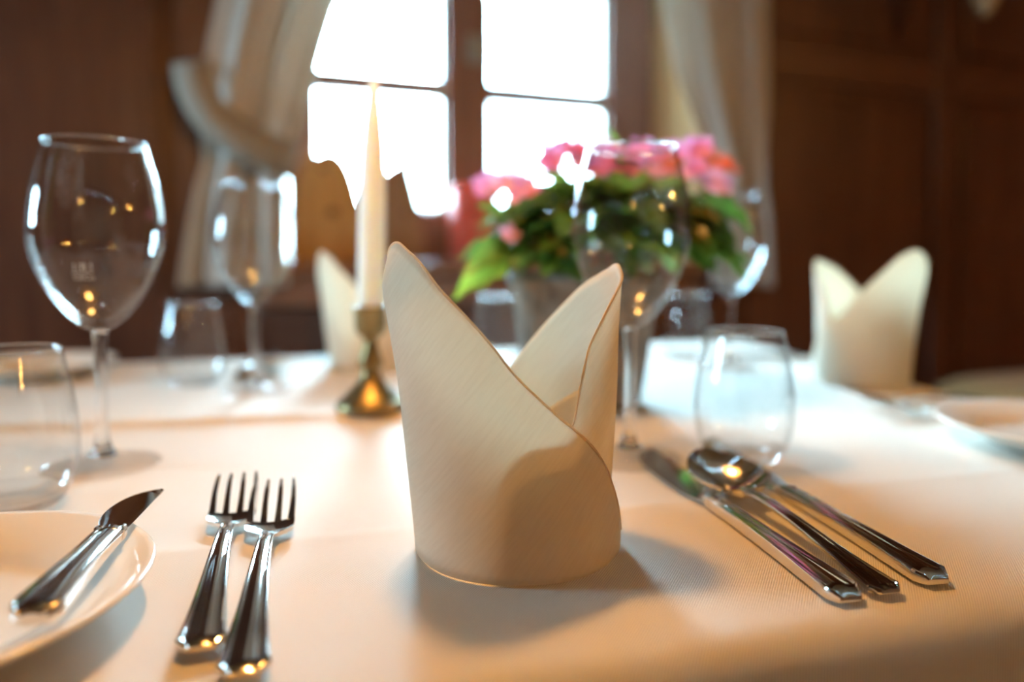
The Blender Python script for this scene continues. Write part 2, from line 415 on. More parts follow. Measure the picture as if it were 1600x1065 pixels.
p2 = bpy.data.lights.new('window_portal', 'AREA'); p2.shape = 'RECTANGLE'; p2.size = SZ1-SZ0; p2.size_y = SW1-SW0; p2.cycles.is_portal = True
po2 = bpy.data.objects.new('sky_portal', p2); COL.objects.link(po2); po2.parent = w2
po2.location = (U0-0.12, (SW0+SW1)/2, (SZ0+SZ1)/2); po2.rotation_euler = (0, -PI/2, 0)
si = room_obj('window_sill', 'brown wooden window sill board under the bright window', 'window sill')
box('sill_board', M['sill'], si, ol-0.02, orr+0.02, FACE-0.06, 0.05, sill_z-0.03, sill_z, 0.006)
box('apron', M['sill'], si, ol-0.01, orr+0.01, FACE-0.03, FACE, sill_z-0.10, sill_z-0.03, 0.005)
# a portal only guides sampling of the sky through the opening; it gives no light of its own
pl = bpy.data.lights.new('window_portal', 'AREA'); pl.shape = 'RECTANGLE'; pl.size = orr-ol; pl.size_y = win_t-sill_z
pl.cycles.is_portal = True
po = bpy.data.objects.new('sky_portal', pl); COL.objects.link(po); po.parent = wn
po.location = ((ol+orr)/2, 0.07, (win_t+sill_z)/2); po.rotation_euler = (-PI/2, 0, 0)

# outside
g = room_obj('ground_outside', 'pale paved ground outside the window', 'ground')
box('paving', M['ground'], g, -40, 40, -40, 40, -1.2, -1.1)
hz = empty('neighbour_house', label='pale house with sloping roof seen low through the window', cat='building'); hz.matrix_world = ROOM_M.copy()
def house():
    V0h = 9.0
    ua, za = uz(655, 345, V0h); ub, zb = uz(702, 262, V0h)
    box('house_wall', M['house'], hz, ua+0.1, ua+7, V0h, V0h+5, -1.1, za)
    sl = (zb-za)/(ub-ua)
    run = 3.4
    V = [(ua-.2, V0h-.3, za-.05), (ua+run, V0h-.3, za+sl*run), (ua+2*run, V0h-.3, za-.05), (ua-.2, V0h+5.3, za-.05), (ua+run, V0h+5.3, za+sl*run), (ua+2*run, V0h+5.3, za-.05)]
    F = [(0, 2, 1), (3, 4, 5), (0, 1, 4, 3), (1, 2, 5, 4), (2, 0, 3, 5)]
    link('roof', fixn(mesh('roof', V, F, False)), M['roof'], hz)
house()

# ------------------------------------------------------------------ curtains
def curtain(name, label, L_, R_, v, folds, amp, mat):
    """L_/R_: (py, px) tables of the two side edges on the plane v of the room"""
    def tab(tb, y):
        for (y0, a), (y1, b) in zip(tb, tb[1:]):
            if y <= y1:
                k = (y-y0)/(y1-y0); return a + (b-a)*k
        return tb[-1][1]
    ys = [L_[0][0] + (L_[-1][0]-L_[0][0])*i/70 for i in range(71)]
    nu = 84; V, F = [], []
    for j, y in enumerate(ys):
        ua, z = uz(tab(L_, y), y, v); ub, _ = uz(tab(R_, y), y, v)
        for i in range(nu+1):
            s = i/nu
            wd = abs(ub-ua)
            dep = amp*(math.sin(2*PI*folds*s + 0.7*math.sin(j*0.06)) + 0.35*math.sin(2*PI*folds*2.3*s + 1 + j*0.03))*min(1, 0.35+0.25/max(wd, 0.05)*0.4)
            V.append((ua + (ub-ua)*s, v - 0.02 + dep, z))
    for j in range(len(ys)-1):
        for i in range(nu):
            a = j*(nu+1)+i; F.append((a, a+1, a+nu+2, a+nu+1))
    root = empty(name, label=label, cat='curtain'); root.matrix_world = ROOM_M.copy()
    o = link('drape', mesh('drape', V, F), mat, root)
    sd = o.modifiers.new('thickness', 'SOLIDIFY'); sd.thickness = 0.0015
    return root
CV = FACE - 0.055
Z_ROD = T + 1.16
def y_top(px):
    """image row of the curtain top (a constant height) above a given column"""
    y = -300.0
    for _ in range(30):
        y += (uz(px, y, CV)[1] - Z_ROD)*300
    return y
lc = curtain('curtain', 'grey-beige curtain gathered by a tieback, left of the window',
        [(y_top(330), 330), (0, 338), (60, 325), (120, 316), (200, 312), (250, 318), (290, 306), (350, 294), (400, 285), (448, 278)],
        [(y_top(330), 660), (-150, 585), (0, 522), (60, 505), (120, 490), (180, 474), (230, 457), (265, 446), (300, 444), (350, 446), (400, 448), (448, 450)], CV, 2.3, 0.022, M['curtain'])
rc = curtain('curtain', 'grey-beige curtain hanging at the right side of the window',
        [(y_top(1000), 1000), (0, 1032), (100, 1050), (220, 1092), (290, 1118), (330, 1112), (400, 1106), (448, 1102)],
        [(y_top(1000), 1198), (0, 1193), (150, 1193), (230, 1184), (290, 1182), (340, 1188), (448, 1192)], CV, 1.9, 0.020, M['curtain'])
def tieback(root, path, hw, out):
    P = spline(path, 8); V, F = [], []
    for i, q in enumerate(P):
        d = (P[min(i+1, len(P)-1)] - P[max(i-1, 0)]).normalized()
        nrm = Vector((-d.y, d.x))
        k = math.sin(PI*min(1, max(0, i/(len(P)-1))))**0.6
        for s in (-1, 0, 1):
            px, py = q.x + nrm.x*hw*s, q.y + nrm.y*hw*s
            vv = CV - 0.02 - out*k - (0.006 if s == 0 else 0)
            u_, z_ = uz(px, py, vv); V.append((u_, vv, z_))
    for i in range(len(P)-1):
        for s in range(2):
            a = i*3+s; F.append((a, a+1, a+4, a+3))
    o = link('tieback', mesh('tieback', V, F), M['tie'], root)
    sd = o.modifiers.new('thickness', 'SOLIDIFY'); sd.thickness = 0.003
    return o
tieback(lc, [(298, 95), (305, 135), (330, 180), (375, 215), (420, 238), (462, 252)], 30, 0.05)
rod_z = Z_ROD - 0.055
rd = empty('curtain_rod', label='dark curtain rod above the window', cat='rod'); rd.matrix_world = ROOM_M.copy()
link('rod', tube('rod', [(ol-0.35, CV-0.02, rod_z+0.075), (orr+0.3, CV-0.02, rod_z+0.075)], 0.012, 12), M['shade'], rd)
for u in (ol-0.2, orr+0.2):
    box('bracket', M['shade'], rd, u-0.01, u+0.01, CV-0.02, FACE, rod_z+0.06, rod_z+0.08, 0.002)

# ------------------------------------------------------------------ things on the sill
def on_sill(px, v):
    u_, _ = uz(px, 392, v); return ROOM_M @ Vector((u_, v, sill_z))
def wood_slab(name, label, px0, px1, ptop, v, mat, lean, knots):
    (ua, _), (ub, zt) = uz(px0, ptop, v), uz(px1, ptop, v)
    wd = ub-ua; ht = zt - sill_z; c = on_sill((px0+px1)/2, v)
    pts = [(-0.50, 0), (-0.52, 0.25), (-0.47, 0.55), (-0.36, 0.82), (-0.15+lean, 0.98), (0.08+lean, 1.0), (0.27, 0.86), (0.40, 0.58), (0.48, 0.28), (0.5, 0)]
    P = spline(pts, 5); n = len(P); V, F = [], []
    for d, k in ((-0.016, 0.94), (-0.012, 1.0), (0.012, 1.0), (0.016, 0.94)):
        for q in P:
            V.append((q.x*wd*k, d, max(0, q.y*ht*(1 if k == 1 else 0.985))))
    for r in range(3):
        for i in range(n):
            j = (i+1) % n; F.append((r*n+i, r*n+j, (r+1)*n+j, (r+1)*n+i))
    F.append(tuple(range(n))); F.append(tuple(range(3*n, 4*n)))
    root = empty(name, c, ROOM_A, label, 'wood slab')
    link('slab', fixn(mesh('slab', V, F)), mat, root)
    for kx, kz, kr in knots:
        link('knot', lathe('knot', [(0, 0.004), (kr*0.6, 0.0035), (kr, 0)], 16), M['knot'], root, (kx*wd, -0.016, kz*ht), (PI/2, 0, 0))
    return root
wood_slab('wood_slab', 'honey coloured rounded wood slab standing on the sill beside the curtain', 458, 574, 242, -0.10, M['log'], 0.0, [(0.02, 0.45, 0.012), (-0.1, 0.85, 0.008)])
wood_slab('wood_slab', 'greyish brown rounded wood slab standing on the sill behind the taper candle', 578, 662, 258, -0.09, M['log2'], 0.12, [(0.15, 0.5, 0.007)])
c = on_sill(740, -0.10)
rcd = empty('pillar_candle', c, ROOM_A, 'coral red pillar candle on the window sill beside the plant', 'candle')
rw = (uz(776, 300, -0.1)[0]-uz(702, 300, -0.1)[0])/2; rh = uz(738, 292, -0.1)[1]-sill_z
link('wax_body', lathe('wax_body', [(0, 0), (rw*0.97, 0), (rw, 0.004), (rw, rh-0.004), (rw*0.95, rh), (rw*0.8, rh-0.004), (rw*0.6, rh-0.010), (0, rh-0.012)], 40), M['redwax'], rcd)
link('wick', tube('wick', [(0, 0, rh-0.013), (0.001, 0, rh-0.004), (0.003, 0, rh+0.003)], 0.0012, 6), M['wick'], rcd)

# ------------------------------------------------------------------ bench, cushion, ornament on the right
bn = empty('wall_bench', label='dark wooden bench along the panelled wall', cat='bench'); bn.matrix_world = ROOM_M.copy()
box('seat', M['panel'], bn, U0+0.05, U1-0.05, FACE-0.52, FACE-0.03, 0.42, 0.455, 0.008)
box('front_board', M['panel'], bn, U0+0.05, U1-0.05, FACE-0.47, FACE-0.44, 0.0, 0.42, 0.004)
cu, _ = uz(1525, 600, FACE-0.28)
def cushion(u0, u1, v0, v1, z0, z1):
    V, F = [], []; n = 16
    for side in (1, -1):
        for j in range(n+1):
            for i in range(n+1):
                a, b = i/n*2-1, j/n*2-1
                puff = (1-abs(a)**6)*(1-abs(b)**6)
                V.append(((u0+u1)/2+a*(u1-u0)/2, (v0+v1)/2+b*(v1-v0)/2, (z0+z1)/2 + side*(z1-z0)/2*(0.35+0.65*puff**0.6)))
    m = (n+1)**2
    for s in range(2):
        for j in range(n):
            for i in range(n):
                a = s*m+j*(n+1)+i; F.append((a, a+1, a+n+2, a+n+1))
    rim = [i for i in range(n+1)] + [j*(n+1)+n for j in range(1, n+1)] + [n*(n+1)+i for i in range(n-1, -1, -1)] + [j*(n+1) for j in range(n-1, 0, -1)]
    for a, b in zip(rim, rim[1:]+rim[:1]): F.append((a, b, m+b, m+a))
    return fixn(mesh('cushion', V, F))
c0 = uz(1655, 600, FACE-0.5)[0]
o = link('bench_cushion', cushion(c0, c0+0.55, FACE-0.50, FACE-0.16, 0.456, 0.545), M['tan'])
o.matrix_world = ROOM_M.copy(); tag(o, 'tan bench cushion beyond the right end of the table', 'cushion')
# small tapered wooden pendant hanging near the wall, only its tip in the frame
u_, z_ = uz(1540, 26, FACE-0.25)
p_ = ROOM_M @ Vector((u_, FACE-0.25, z_))
hn = empty('hanging_ornament', p_, 0, 'pale tan tapered hanging ornament at the top right corner', 'ornament')
link('body', lathe('body', [(0, 0), (0.008, 0.004), (0.018, 0.02), (0.032, 0.05), (0.045, 0.10), (0.048, 0.15), (0.03, 0.19), (0.008, 0.205), (0, 0.206)], 20), M['horn'], hn)
link('string', tube('string', [(0, 0, 0.204), (0, 0, ZC - p_.z)], 0.0015, 6), M['cord'], hn)

# ------------------------------------------------------------------ table and cloth
NL, NR = Vector((-0.78, 0.008)), Vector((0.512, 0.375))
BR, BL = Vector((0.392, 1.243)), Vector((-0.97, 0.835))
def quad(s, t): return NL*(1-s)*(1-t) + NR*s*(1-t) + BR*s*t + BL*(1-s)*t
tb = empty('dining_table', (0, 0, 0), 0, 'wooden dining table under the cream cloth', 'table')
V = []
for z in (T-0.035, T-0.006):
    for s, t in ((0.012, 0.014), (0.988, 0.014), (0.988, 0.986), (0.012, 0.986)):
        q = quad(s, t); V.append((q.x, q.y, z))
link('table_top', fixn(mesh('table_top', V, [(0, 1, 2, 3), (4, 5, 6, 7), (0, 1, 5, 4), (1, 2, 6, 5), (2, 3, 7, 6), (3, 0, 4, 7)], False)), M['table'], tb)
for s, t in ((0.06, 0.08), (0.94, 0.08), (0.94, 0.92), (0.06, 0.92)):
    q = quad(s, t); box('leg', M['table'], tb, q.x-0.03, q.x+0.03, q.y-0.03, q.y+0.03, 0, T-0.035, 0.005)
from mathutils import noise as mn
def crease(x, y, p, q, a, wdt, far=1.0):
    p = Vector(p); q = Vector(q); d = (q-p).normalized(); n = Vector((-d.y, d.x))
    k = (Vector((x, y))-p).dot(n); return a*math.exp(-abs(k)/(wdt*(far if k > 0 else 1)))
def cloth_h(x, y):
    h = 0.0007*mn.noise(Vector((x*9, y*9, 0.3))) + 0.0003*mn.noise(Vector((x*30, y*30, 5)))
    h += crease(x, y, (-0.350, 0.5865), (-0.168, 0.6186), 0.0075, 0.009, 4.0)*max(0.0, min(1, (0.02-x)/0.2))
    h += crease(x, y, (-0.1596, 0.3406), (0.1842, 0.4356), 0.0011, 0.008)
    h += crease(x, y, (-0.33, 0.35), (-0.42, 0.65), 0.0010, 0.008)
    h += crease(x, y, (0.42, 0.45), (0.30, 0.95), 0.0012, 0.008)
    return h
def cloth():
    LS, LT = (NR-NL).length, (BL-NL).length
    R, D = 0.016, 0.26
    def edge(p, Lg):
        """arc-length p -> (position along, drop, steepness)"""
        def roll(q):
            if q <= 0: return q, 0.0
            a = q/R
            if a < PI/2: return R*math.sin(a), R*(1-math.cos(a))
            return R, R + (q - R*PI/2)
        if p < R: h_, d_ = roll(R-p); return R-h_, d_
        if p > Lg-R: h_, d_ = roll(p-(Lg-R)); return Lg-R+h_, d_
        return p, 0.0
    def params(Lg, st):
        ext = D
        ps = [-ext + i*ext/10 for i in range(10)]
        n = 10
        ps += [R*PI/2*(-1+R/(R*PI/2)) + 0*0 for _ in []]
        a0 = R - R*PI/2
        ps = [a0 - (D)*(1-i/9) for i in range(9)] + [a0 + (R-a0)*i/8 for i in range(9)]
        m = int((Lg-2*R)/st); ps += [R + (Lg-2*R)*i/m for i in range(1, m)]
        ps += [Lg - q for q in reversed([a0 - (D)*(1-i/9) for i in range(9)] + [a0 + (R-a0)*i/8 for i in range(9)])]
        return ps
    PS, PT = params(LS, 0.0042), params(LT, 0.0036)
    V, F = [], []
    es = [edge(p, LS) for p in PS]; et = [edge(p, LT) for p in PT]
    for hb, db in et:
        for ha, da in es:
            q = quad(ha/LS, hb/LT)
            drop = max(da, db)
            fl = 0.0
            if drop > 0.03:
                fl = 0.006*math.sin((q.x+q.y)*28)*min(1, (drop-0.03)/0.1)
                c = quad(0.5, 0.5); dr = (q-c).normalized(); q = q + dr*fl
            z = T - drop
            if drop == 0: z += cloth_h(q.x, q.y)
            V.append((q.x, q.y, z))
    n = len(PS)
    for j in range(len(PT)-1):
        for i in range(n-1):
            a = j*n+i; F.append((a, a+1, a+n+1, a+n))
    return mesh('tablecloth', V, F)
tc_o = link('tablecloth', cloth(), M['cloth'])
tag(tc_o, 'cream ribbed tablecloth with fold creases covering the table', 'tablecloth')
Z0 = 0.0012           # cutlery rests on the cloth
def rest(x, y, r):
    """cloth height that carries a round foot of radius r"""
    return max(cloth_h(x + r*k/3*math.cos(a*PI/6), y + r*k/3*math.sin(a*PI/6)) for a in range(12) for k in (0, 1, 2, 3)) + 0.0002

# ------------------------------------------------------------------ napkins
def interp(tb, x):
    for (a, va), (b, vb) in zip(tb, tb[1:]):
        if x <= b:
            k = max(0, (x-a)/(b-a)); return va + (vb-va)*k
    return tb[-1][1]
def smooth_tab(tb):
    return [(p.x, p.y) for p in spline(tb, 6)]
A_TOP = smooth_tab([(84, .058), (96, .068), (120, .082), (150, .104), (172, .128), (186, .1400), (196, .1440), (206, .1450), (216, .1415), (226, .1360), (238, .1240), (250, .1115), (260, .1005), (270, .0890), (290, .0725), (307, .0605), (322, .0480), (337, .0335), (350, .017), (358, .004)])
B_TOP = smooth_tab([(-108, .004), (-104, .034), (-97, .050), (-85, .0585), (-70, .0605), (-57, .0630), (-47, .083), (-30, .1045), (-14, .122), (4, .1325), (13, .1350), (22, .1325), (30, .1300), (46, .1225), (69, .1035), (90, .082), (104, .066), (114, .050)])
C_TOP = smooth_tab([(-10, .072), (15, .074), (35, .070), (55, .062), (78, .050), (100, .03)])
def napkin_sheet(tb, r0, kind, mir, na=120, nz=26, seed=0):
    V, F = [], []; top = []
    a0, a1 = tb[0][0], tb[-1][0]
    for i in range(na+1):
        ph = a0 + (a1-a0)*i/na; zt = interp(tb, ph)
        for j in range(nz+1):
            z = zt*j/nz
            a = math.radians(ph)
            r = r0
            if kind == 'A':
                k = max(0, math.cos(math.radians(ph-192)))
                r = r0*(1 + 0.30*k**1.5*(min(z, 0.125)/0.125)**1.3 - 0.16*k*max(0, (z-0.12)/0.027)**1.5*0.6)
                r += 0.0012*math.sin(math.radians(ph-285)*2.2)*math.exp(-((ph-300)/45)**2)*(1-z/0.15)
                r += 0.003*max(0, (ph-335)/23)
            elif kind == 'B':
                r = r0*(1 + 0.10*max(0, math.cos(math.radians(ph-14)))*(z/0.13)**1.4)
                if ph < -5: r -= (0.0040 + 0.0035*(0.5+0.5*math.sin((z/0.10)*PI*2.4)))*min(1, (-5-ph)/30)*(0.35+0.65*(j/nz)**3)
            x, y = r*math.cos(a), r*math.sin(a)
            w_ = 0.0012*mn.noise(Vector((x*26+seed, y*26, z*20+seed)))
            x += w_*math.cos(a); y += w_*math.sin(a)
            V.append(((-x if mir else x), y, z))
        top.append(Vector(V[-1]))
    n = nz+1
    for i in range(na):
        for j in range(nz):
            q = i*n+j; f = (q, q+n, q+n+1, q+1); F.append(f[::-1] if mir else f)
    return mesh('napkin_fold', V, F), top
def napkin(name, loc, rz, label, mir=False, hem=True, seed=0, scale=1.0):
    loc = (loc[0], loc[1], T + rest(loc[0], loc[1], 0.05) + 0.0001)
    root = empty(name, loc, rz, label, 'napkin', 'folded mitre napkins on the table')
    for part, tb, r0, kind in (('outer_fold', A_TOP, 0.0484, 'A'), ('inner_fold', B_TOP, 0.0462, 'B'), ('tucked_flap', C_TOP, 0.0405, 'C')):
        me, top = napkin_sheet(tb, r0, kind, mir, seed=seed)
        o = link(part, me, M['napkin'], root)
        sd = o.modifiers.new('thickness', 'SOLIDIFY'); sd.thickness = 0.0009; sd.offset = -1
        if hem and part != 'tucked_flap':
            link('hem', tube('hem', [p + Vector((0, 0, -0.0003)) for p in top[1:-1]], 0.0006, 6), M['hem'], o)
    root.scale = (scale,)*3
    return root
napkin('napkin', (0.0018, 0.3525, T+0.0002), 0, 'large ecru linen napkin folded into a two-peaked mitre, in focus in front')
p = at(576, 572); napkin('napkin', (p.x, p.y, T+Z0), math.radians(8), 'blurred ecru napkin folded into a mitre behind the taper candle', seed=3)
p = at(1345, 597); napkin('napkin', (p.x, p.y, T+Z0), math.radians(-37), 'blurred ecru napkin folded into a mitre at the right end of the table', mir=True, seed=6)

# ------------------------------------------------------------------ glassware
WB = [(0.0045, .0905), (0.012, .0945), (0.020, .1025), (0.0285, .115), (0.0355, .130), (0.0397, .145), (0.0408, .158), (0.0397, .172), (0.0365, .189), (0.0325, .204), (0.0305, .2125)]
def wine_meshes():
    o_ = spline(WB, 4)
    inner = [(max(p.x-0.0011, 0.0), p.y) for p in o_]
    inner = [(x, z + (0.0045 if z < .10 else 0.0045*max(0, (.125-z)/.025))) for x, z in inner if x > 0.006]
    prof = [(0, .0900)] + [(p.x, p.y) for p in o_] + [(o_[-1].x-0.0005, .2130)] + inner[::-1] + [(0, inner[0][1]-0.0006)]
    bowl = lathe('bowl', prof, 64)
    st = spline([(0.0, .0902), (0.0046, .0900), (0.0043, .082), (0.0038, .065), (0.0036, .045), (0.0039, .026), (0.0052, .015), (0.0085, .0085)], 4)
    stem = lathe('stem', [(max(p.x, 0), p.y) for p in st] + [(0.0086, .0072), (0, .0072)], 40)
    ft = lathe('foot', [(0, .0071), (0.0085, .0071)] + [(p.x, p.y) for p in spline([(0.0087, .0070), (0.016, .0042), (0.026, .0026), (0.0345, .0018), (0.0358, .0011), (0.0350, 0.0004)], 4)] + [(0.012, 0.0002), (0, 0.0002)], 64)
    return bowl, stem, ft
bowl_me, stem_me, foot_me = wine_meshes()
def rim_mesh(r, z, t):
    return lathe('rim', [(r + t*math.cos(2*PI*k/10), z + t*math.sin(2*PI*k/10)) for k in range(11)], 64)
wine_rim = rim_mesh(0.0301, .2129, 0.0009); tum_rim = rim_mesh(0.0253, .0880, 0.0008)
def wine(loc, label):
    root = empty('wine_glass', loc, 0, label, 'wine glass', 'wine glasses on the table')
    link('bowl', bowl_me, M['bowlglass'], root); link('stem', stem_me, M['stemglass'], root); link('foot', foot_me, M['footglass'], root); link('rim', wine_rim, M['rimglass'], root)
    return root
def ground(px, py):
    p = at(px, py); return (p.x, p.y, T + rest(p.x, p.y, 0.034))
wg = wine(ground(161, 729), 'large clear wine glass with white fill mark, in front at the left')
wine(ground(983, 716), 'clear wine glass standing right behind the large front napkin')
wine(ground(400, 611), 'blurred wine glass in front of the tied curtain')
wine(ground(1141, 575), 'blurred wine glass behind the short tumbler, right of the potted plant')
# etched fill mark on the bowl
def bowl_r(z):
    o_ = spline(WB, 4)
    for a, b in zip(o_, o_[1:]):
        if a.y <= z <= b.y: return a.x + (b.x-a.x)*(z-a.y)/(b.y-a.y)
    return 0.03
def mark(root):
    V, F = [], []
    pv = Vector(root.location); face = math.atan2(-pv.y, -pv.x) - math.radians(14)
    def text(body, size, z, dx):
        cu = bpy.data.curves.new('fill_mark_text', 'FONT'); cu.body = body; cu.size = size; cu.align_x = 'CENTER'; cu.resolution_u = 3
        ob = bpy.data.objects.new('tmp', cu); COL.objects.link(ob)
        bpy.context.view_layer.update()
        me = ob.evaluated_get(bpy.context.evaluated_depsgraph_get()).to_mesh()
        vs = [tuple(v.co) for v in me.vertices]; fs = [tuple(f.vertices) for f in me.polygons]
        ob.to_mesh_clear() if hasattr(ob, 'to_mesh_clear') else None
        bpy.data.objects.remove(ob); bpy.data.curves.remove(cu)
        base = len(V)
        for x, y, _ in vs: V.append((x+dx, y+z))
        for f in fs: F.append(tuple(i+base for i in f))
    def rect(x0, x1, z0, z1):
        n = 10; base = len(V)
        for i in range(n+1):
            x = x0+(x1-x0)*i/n; V.append((x, z0)); V.append((x, z1))
        for i in range(n): F.append((base+2*i, base+2*i+2, base+2*i+3, base+2*i+1))
    text('1/8 l', 0.0066, 0.1305, 0); rect(-0.006, 0.006, 0.1291, 0.1296); text('CECo', 0.0048, 0.1248, 0.0005)
    W = []
    for x, z in V:
        r = bowl_r(z) + 0.00025; a = face + x/r
        W.append((r*math.cos(a), r*math.sin(a), z))
    o = link('fill_mark', mesh('fill_mark', W, F, False), M['etch'], root)
    tag(o, 'white etched fill mark')
mark(wg)
def tumbler_meshes():
    o_ = spline([(0.0205, 0.0004), (0.0240, .002), (0.0285, .009), (0.0322, .020), (0.0338, .032), (0.0335, .045), (0.0312, .062), (0.0280, .077), (0.0258, .0875)], 4)
    ou = [(p.x, p.y) for p in o_]
    lo = [q for q in ou if q[1] <= 0.0105]; up = [q for q in ou if q[1] > 0.0105]
    base = lathe('tumbler_base', [(0, .0014), (0.015, .0012), (0.0185, .0003)] + lo + [(lo[-1][0]-0.0015, lo[-1][1]+0.0004), (0.022, .0085), (0.012, .0072), (0, .0070)], 64)
    wall = lathe('tumbler_wall', [lo[-1]] + up + [(up[-1][0]-0.0006, .0881)] + [(x-0.0012, z) for x, z in reversed(up)], 64)
    return base, wall
tum_base, tum_wall = tumbler_meshes()
for (px, py), lab in (((20, 793), 'clear tumbler cut off by the left edge, behind the bread plate'), ((1161, 716), 'short clear water tumbler behind the spoon'),
                      ((303, 601), 'blurred tumbler beside the wine glass near the curtain'), ((778, 569), 'blurred tumbler left of the plant pot, below the lime leaf'),
                      ((1075, 561), 'blurred tumbler behind the plant pot on its right')):
    root = empty('tumbler', ground(px, py), 0, lab, 'tumbler', 'water tumblers on the table')
    link('wall', tum_wall, M['tumbglass'], root); link('base', tum_base, M['footglass'], root); link('rim', tum_rim, M['rimglass'], root)

# ------------------------------------------------------------------ candlestick
cp_ = at(580, 648)
ZCS = rest(cp_.x, cp_.y, 0.031)
cs = empty('candlestick', (cp_.x, cp_.y, T+ZCS), 0, 'aged brass candlestick with flared foot behind the front napkin', 'candlestick')
foot = spline([(0.0300, 0), (0.0308, .003), (0.0290, .0075), (0.0255, .0095), (0.0205, .0145), (0.0140, .0215), (0.0095, .0285), (0.0075, .0345)], 4)
link('base', lathe('base', [(0, 0.0004)] + [(p.x, p.y) for p in foot] + [(0, .0345)], 48), M['brass'], cs)
link('stem', lathe('stem', [(0, .0343)] + [(p.x, p.y) for p in spline([(0.0078, .0345), (0.0105, .0380), (0.0112, .0410), (0.0098, .0440), (0.0072, .0520), (0.0058, .0590), (0.0066, .0615), (0.0085, .0640)], 4)] + [(0, .064)], 40), M['brass'], cs)
link('cup', lathe('cup', [(0, .0638), (0.0085, .0640), (0.0125, .0670), (0.0138, .0730), (0.0140, .0860), (0.0155, .0890), (0.0158, .0905), (0.0125, .0905), (0.0118, .0890), (0.0116, .0700), (0, .0698)], 40), M['brass'], cs)
cd = empty('taper_candle', (cp_.x, cp_.y, T+ZCS+0.0700), 0, 'tall ivory taper candle standing in the brass candlestick', 'candle')
cd.rotation_euler = (0, math.radians(1.3), 0)
link('wax_body', lathe('wax_body', [(0, 0), (0.0114, 0.0002), (0.0118, .02), (0.0118, .09), (0.0113, .135), (0.0098, .160), (0.0078, .182), (0.0056, .200), (0.0040, .2125), (0.0022, .218), (0, .2192)], 32), M['wax'], cd)
link('wick', tube('wick', [(0, 0, .218), (0.0002, 0, .222), (0.0006, 0, .226)], 0.0007, 6), M['wick'], cd)

# ------------------------------------------------------------------ cutlery
def strip(rows):
    """rows: list of point rings (equal length) -> closed tube mesh with caps"""
    V, F = [], []; n = len(rows[0])
    for r in rows: V += r
    for i in range(len(rows)-1):
        for k in range(n):
            j = (k+1) % n; F.append((i*n+k, i*n+j, (i+1)*n+j, (i+1)*n+k))
    F.append(tuple(range(n))); F.append(tuple(range((len(rows)-1)*n, len(rows)*n)))
    return V, F
def handle_ring(y, wd, zb, th, edge=1.0):
    t = th
    pr = [(-0.90, 0), (-1, 0.25), (-1, 0.72), (-0.93, 0.94), (-0.82, 0.98), (-0.74, 0.84), (-0.62, 0.80), (-0.3, 0.93), (0, 0.98),
          (0.3, 0.93), (0.62, 0.80), (0.74, 0.84), (0.82, 0.98), (0.93, 0.94), (1, 0.72), (1, 0.25), (0.90, 0)]
    return [(wd*a, y, zb + t*b) for a, b in pr]
def sharp(me, ang=28):
    me.polygons.foreach_set('use_smooth', [True]*len(me.polygons))
    bm = bmesh.new(); bm.from_mesh(me); bmesh.ops.recalc_face_normals(bm, faces=bm.faces[:])
    for e in bm.edges:
        if len(e.link_faces) == 2 and e.calc_face_angle(0) > math.radians(ang): e.smooth = False
    bm.to_mesh(me); bm.free(); return me
def handle_mesh(tab):
    """tab rows: (y, half width, underside z, thickness)"""
    rows = [handle_ring(*r) for r in tab]
    V, F = strip(rows); return sharp(mesh('handle', V, F))
def dens(tab, n=4):
    return [tuple(p) for p in [list(x) for x in spline4(tab, n)]]
def spline4(tab, n):
    out = []
    for i in range(len(tab)-1):
        p0, p1, p2, p3 = tab[max(i-1, 0)], tab[i], tab[i+1], tab[min(i+2, len(tab)-1)]
        for k in range(n):
            t = k/n
            out.append(tuple(0.5*((2*b)+(c-a)*t+(2*a-5*b+4*c-d)*t*t+(3*b-a-3*c+d)*t**3) for a, b, c, d in zip(p0, p1, p2, p3)))
    out.append(tab[-1]); return out
END = [(0.0, 0.0052, 0.0022, 0.0020), (0.0012, 0.0060, 0.0018, 0.0030), (0.0052, 0.0088, 0.0019, 0.0034)]
FORK_H = END + spline4([(0.0060, 0.0087, 0.0020, 0.0034), (0.02, 0.0074, 0.0030, 0.0034), (0.045, 0.0056, 0.0058, 0.0032), (0.075, 0.0043, 0.0082, 0.0031), (0.100, 0.0037, 0.0078, 0.0031), (0.120, 0.0035, 0.0052, 0.0031), (0.1285, 0.0042, 0.0032, 0.0028)], 4)
fork_handle = handle_mesh(FORK_H)
def fork_head():
    rows = []
    for y, wd, zb in spline4([(0.1275, 0.0040, 0.0032), (0.131, 0.0066, 0.0024), (0.1345, 0.0100, 0.0018), (0.1385, 0.0114, 0.0016), (0.144, 0.0117, 0.0022), (0.1475, 0.0116, 0.0030)], 3):
        top, bot = [], []
        for i in range(9):
            a = i/4-1
            dish = 0.0020*a*a*min(1, wd/0.010)
            top.append((wd*a, y, zb+dish+0.0020)); bot.append((wd*a, y, zb+dish))
        rows.append(top + bot[::-1])
    V, F = strip(rows); return sharp(mesh('fork_head', V, F), 50)
